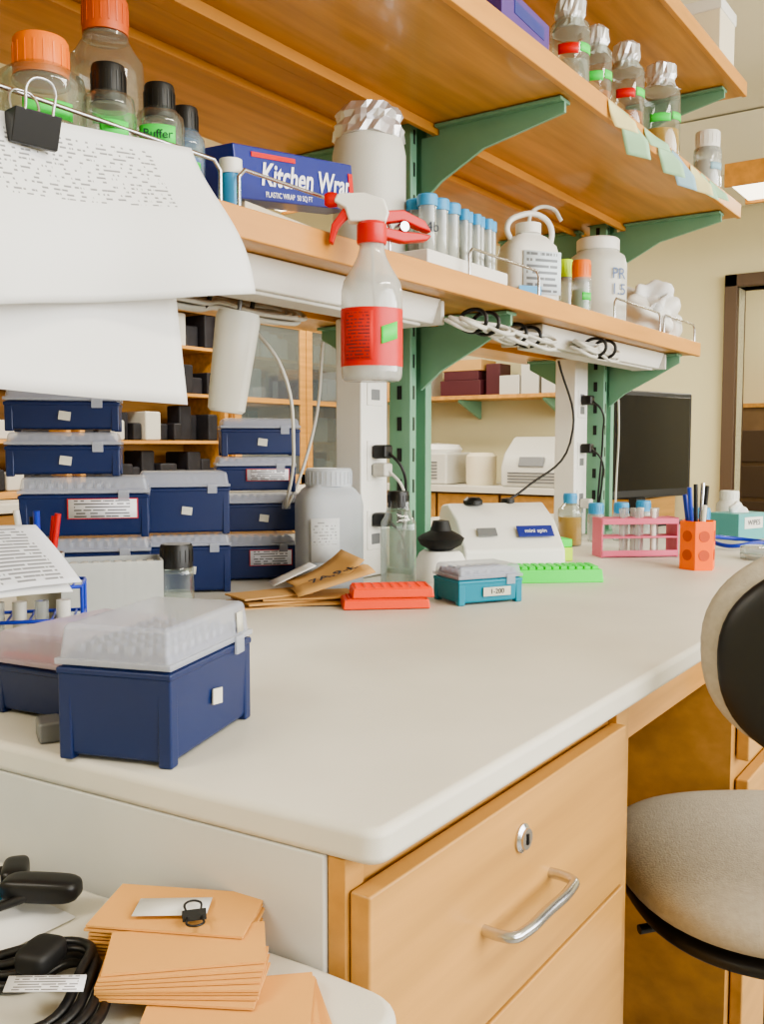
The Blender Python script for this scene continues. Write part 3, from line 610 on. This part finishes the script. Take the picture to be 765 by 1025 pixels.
for sy in (-1,1): tube(g2,'clip_handle',[(-.005,sy*.004,.002),(-.004,sy*.016,.003),(.004,sy*.016,.003),(.005,sy*.004,.002)],.0008,BLACK)
g=grp('paper_sheets',(.33,.66,.81),0)
sheet(g,'white_sheet',lambda u,v:(-.06+u*.15,-.09+v*.20,.002),4,4,PAPER);sheet(g,'blue_sheet',lambda u,v:(-.05+u*.125,-.03+v*.15,.0045+.003*u),4,4,pm('blue_sheet_paper',(70,155,200),.6))
g=grp('power_adapter_cable')
blob(g,'adapter',(.030,.012,.009),BLACK,(.412,.600,.829),(0,0,-60),n=4,sub=4)
blob(g,'plug_end',(.018,.010,.008),BLACK,(.42,.645,.826),(0,0,50),n=4,sub=4)
for k in range(4):
    o=.008*k
    tube(g,'cord_loop',[(.34+o*.6,.52+o,.815+.003*k),(.375+o*.3,.51,.818+.003*k),(.36,.46+o,.820+.003*k),(.31,.44+o,.822),(.27+o,.52,.818+.003*k),(.30,.58-o,.82)],.0034,BLACK,cyc=True)
tube(g,'cord',[(.412,.595,.828),(.37,.62,.820),(.33,.64,.820),(.38,.68,.822),(.43,.65,.825)],.0034,BLACK)
tube(g,'cord_2',[(.40,.63,.824),(.36,.70,.822),(.3,.72,.820),(.25,.66,.818),(.28,.58,.818)],.0034,BLACK)
blob(g,'cord_tie',(.016,.012,.008),BLKR,(.352,.515,.832),(0,0,20),n=4,sub=4)
sheet(g,'warning_tag',lambda u,v:(.335-.02*u+.012*v,.45+.05*u+.012*v,.838-.008*u),3,3,LBL,.0008)
# ------------------------------------------------------------------ lab chair
cx,cy=1.210,.240;fa=38
g=grp('lab_chair',(cx,cy,0),fa-90)
ZS=.688
blob(g,'seat_cushion',(.206,.202,.046),FABRIC,(0,0,ZS-.046),n=2.5,sub=5)
blob(g,'seat_shell',(.190,.186,.022),BLACK,(0,0,ZS-.088),n=2.5,sub=5)
box(g,'mechanism',(.12,.2,.04),(0,-.02,ZS-.122),BLACK,.01)
lathe(g,'gas_column',[(.03,.1),(.03,.33),(.018,.335),(.018,ZS-.1),(0,ZS-.1)],BLACK)
ring=[(.19*math.cos(D(a)),.19*math.sin(D(a)),.27) for a in range(0,360,30)]
tube(g,'foot_ring',ring,.010,CHROME,cyc=True)
for k in range(5):
    a=D(72*k+15);tube(g,'base_leg',[(0,0,.12),(.13*math.cos(a),.13*math.sin(a),.10),(.22*math.cos(a),.22*math.sin(a),.07)],.018,BLACK)
    lathe(g,'caster',[(0,-.02),(.026,-.02),(.028,0),(.026,.02),(0,.02)],BLKR,(.22*math.cos(a),.22*math.sin(a),.028),rot=(90,0,72*k+15))
for k in range(4):
    a=D(90*k);tube(g,'ring_spoke',[(.03*math.cos(a),.03*math.sin(a),.25),(.19*math.cos(a),.19*math.sin(a),.27)],.006,CHROME)
ZB=.950
blob(g,'backrest_cushion',(.172,.030,.118),FABRIC,(0,-.190,ZB),(-8,0,0),n=2.4,sub=5,bend=1.3)
blob(g,'backrest_shell',(.168,.018,.113),BLACK,(.003,-.213,ZB-.008),(-8,0,0),n=2.4,sub=5,bend=1.3)
tube(g,'back_support',[(0,-.220,ZB-.04),(0,-.255,ZB-.14),(0,-.24,ZS-.09),(0,-.1,ZS-.115)],.014,BLACK)
tube(g,'height_lever',[(-.08,.02,ZS-.12),(-.18,.0,ZS-.125)],.006,BLACK)
# ------------------------------------------------------------------ background furniture
g=grp('wall_bench_rear')
solid('counter',1.0,4.92,3.55,4.18,.87,.91,LAM,.004,g)
boxes(g,'cupboards',[((.48,.6,.85),(1.3+i*.5,3.88,.435)) for i in range(7)],WOODD,.004)
def cabinet(name,x0,x1,z0,z1,doors,fill):
    g=grp(name,((x0+x1)/2,4.0,z0));W=x1-x0;H=z1-z0
    boxes(g,'carcass',[((W,.36,.03),(0,0,.015)),((W,.36,.03),(0,0,H-.015)),((.03,.36,H),(-W/2+.015,0,H/2)),((.03,.36,H),(W/2-.015,0,H/2)),((W,.02,H),(0,.17,H/2))],WOOD,.001)
    boxes(g,'shelf_boards',[((W-.05,.3,.018),(0,0,H*(k+1)/4)) for k in range(3)],WOOD)
    if doors:
        n=2
        for i in range(n):
            cxd=-W/2+W*(i+.5)/n;w2=W/n-.01
            boxes(g,'door_frame',[((w2,.02,.06),(cxd,-.19,.03)),((w2,.02,.06),(cxd,-.19,H-.03)),((.055,.02,H),(cxd-w2/2+.027,-.19,H/2)),((.055,.02,H),(cxd+w2/2-.027,-.19,H/2)),((w2,.018,.03),(cxd,-.19,H*.5))],WOOD,.002)
            box(g,'door_glass',(w2-.1,.006,H-.1),(cxd,-.19,H/2),CABGL,0)
    L={0:[],1:[],2:[],3:[]}
    for k in range(4):
        xx=-W/2+.06
        while xx<W/2-.08:
            ww=random.uniform(.05,.12);hh=random.uniform(.07,H/4-.06)
            L[random.choice((0,1,2,2)) if doors else random.choice((0,0,0,0,0,3))].append(((ww,random.uniform(.1,.2),hh),(xx+ww/2,-.03+random.uniform(-.03,.03),H*k/4+(.03 if k==0 else .009)+hh/2)));xx+=ww+random.uniform(.002,.012)
    for k,m in enumerate((DKBOX if fill=='dark' else GREYM,WHITED,TAPE,WHITED)):
        if L[k]: boxes(g,'stored_items',L[k],m,.010)
cabinet('glass_front_cabinet',3.95,5.25,.915,1.93,True,'mix')
cabinet('open_bookcase',2.9,3.92,.915,1.95,False,'dark')
cabinet('open_bookcase',1.6,2.85,.915,1.95,False,'dark')
g=grp('wall_bench_far')
solid('counter',4.95,5.58,1.75,3.5,.87,.91,LAM,.004,g)
boxes(g,'cupboards',[((.58,.42,.85),(5.28,1.98+i*.44,.435)) for i in range(4)],WOODD,.004)
g=grp('far_wall_shelf')
solid('board',5.28,5.58,2.3,3.75,1.45,1.475,WOOD,.002,g)
for y in (2.5,3.1,3.65):
    prism(g,'bracket',[(5.58,1.449),(5.30,1.449),(5.30,1.435),(5.58,1.33)],y-.01,y+.01,'y',GREEN,.001)
boxes(g,'white_boxes',[((.2,.16,.16),(5.42,2.45,1.555)),((.2,.14,.12),(5.42,2.75,1.535)),((.18,.2,.2),(5.42,3.45,1.575)),((.2,.12,.26),(5.42,2.61,1.605))],WHITED,.004)
boxes(g,'dark_boxes',[((.22,.3,.10),(5.42,3.1,1.525)),((.2,.26,.06),(5.42,3.1,1.605)),((.15,.1,.2),(5.42,2.88,1.575))],pm('maroon_box',(80,32,40),.5),.004)
boxes(g,'tan_boxes',[((.2,.2,.26),(5.42,3.65,1.605)),((.2,.3,.07),(5.42,3.1,1.671))],KRAFT2,.004)
g=grp('benchtop_centrifuge',(5.2,2.43,CT),-90)
prism(g,'body',[(-.22,0),(.22,0),(.22,.26),(-.05,.30),(-.18,.2),(-.22,.12)],-.2,.2,'x',WHITED,.02,segs=3)
boxes(g,'vents',[((.3,.004,.008),(0,-.222,.03+.018*i)) for i in range(4)],GREYM)
box(g,'panel',(.16,.01,.06),(0,-.212,.15),GREYM,.003,rot=(-20,0,0))
g=grp('rotary_incubator',(5.2,3.20,CT),-90)
box(g,'body',(.34,.34,.2),(0,0,.1),WHITED,.015);lathe(g,'lid',[(0,.2),(.15,.2),(.16,.22),(.14,.25),(0,.26)],WHITE);boxes(g,'front_grille',[((.2,.004,.008),(0,-.172,.04+.02*i)) for i in range(6)],GREYM)
g=grp('cream_canister',(5.15,2.85,CT));lathe(g,'body',[(0,0),(.09,0),(.095,.02),(.095,.18),(.07,.2),(0,.2)],CREAM)
g=grp('wall_notice',(5.592,2.05,1.75));box(g,'sheet',(.004,.22,.3),(0,0,0),PAPER,0)
# ------------------------------------------------------------------ camera
cam=bpy.data.cameras.new('camera');co=bpy.data.objects.new('camera',cam);link(co,None)
th=D(35);pt=D(4.1)
Fv=Vector((math.cos(th)*math.cos(pt),math.sin(th)*math.cos(pt),-math.sin(pt)))
co.location=(0,0,1.16);co.rotation_euler=Fv.to_track_quat('-Z','Y').to_euler()
cam.sensor_fit='VERTICAL';cam.sensor_height=24;cam.lens=24*940/1025;cam.clip_start=.02
sc.camera=co
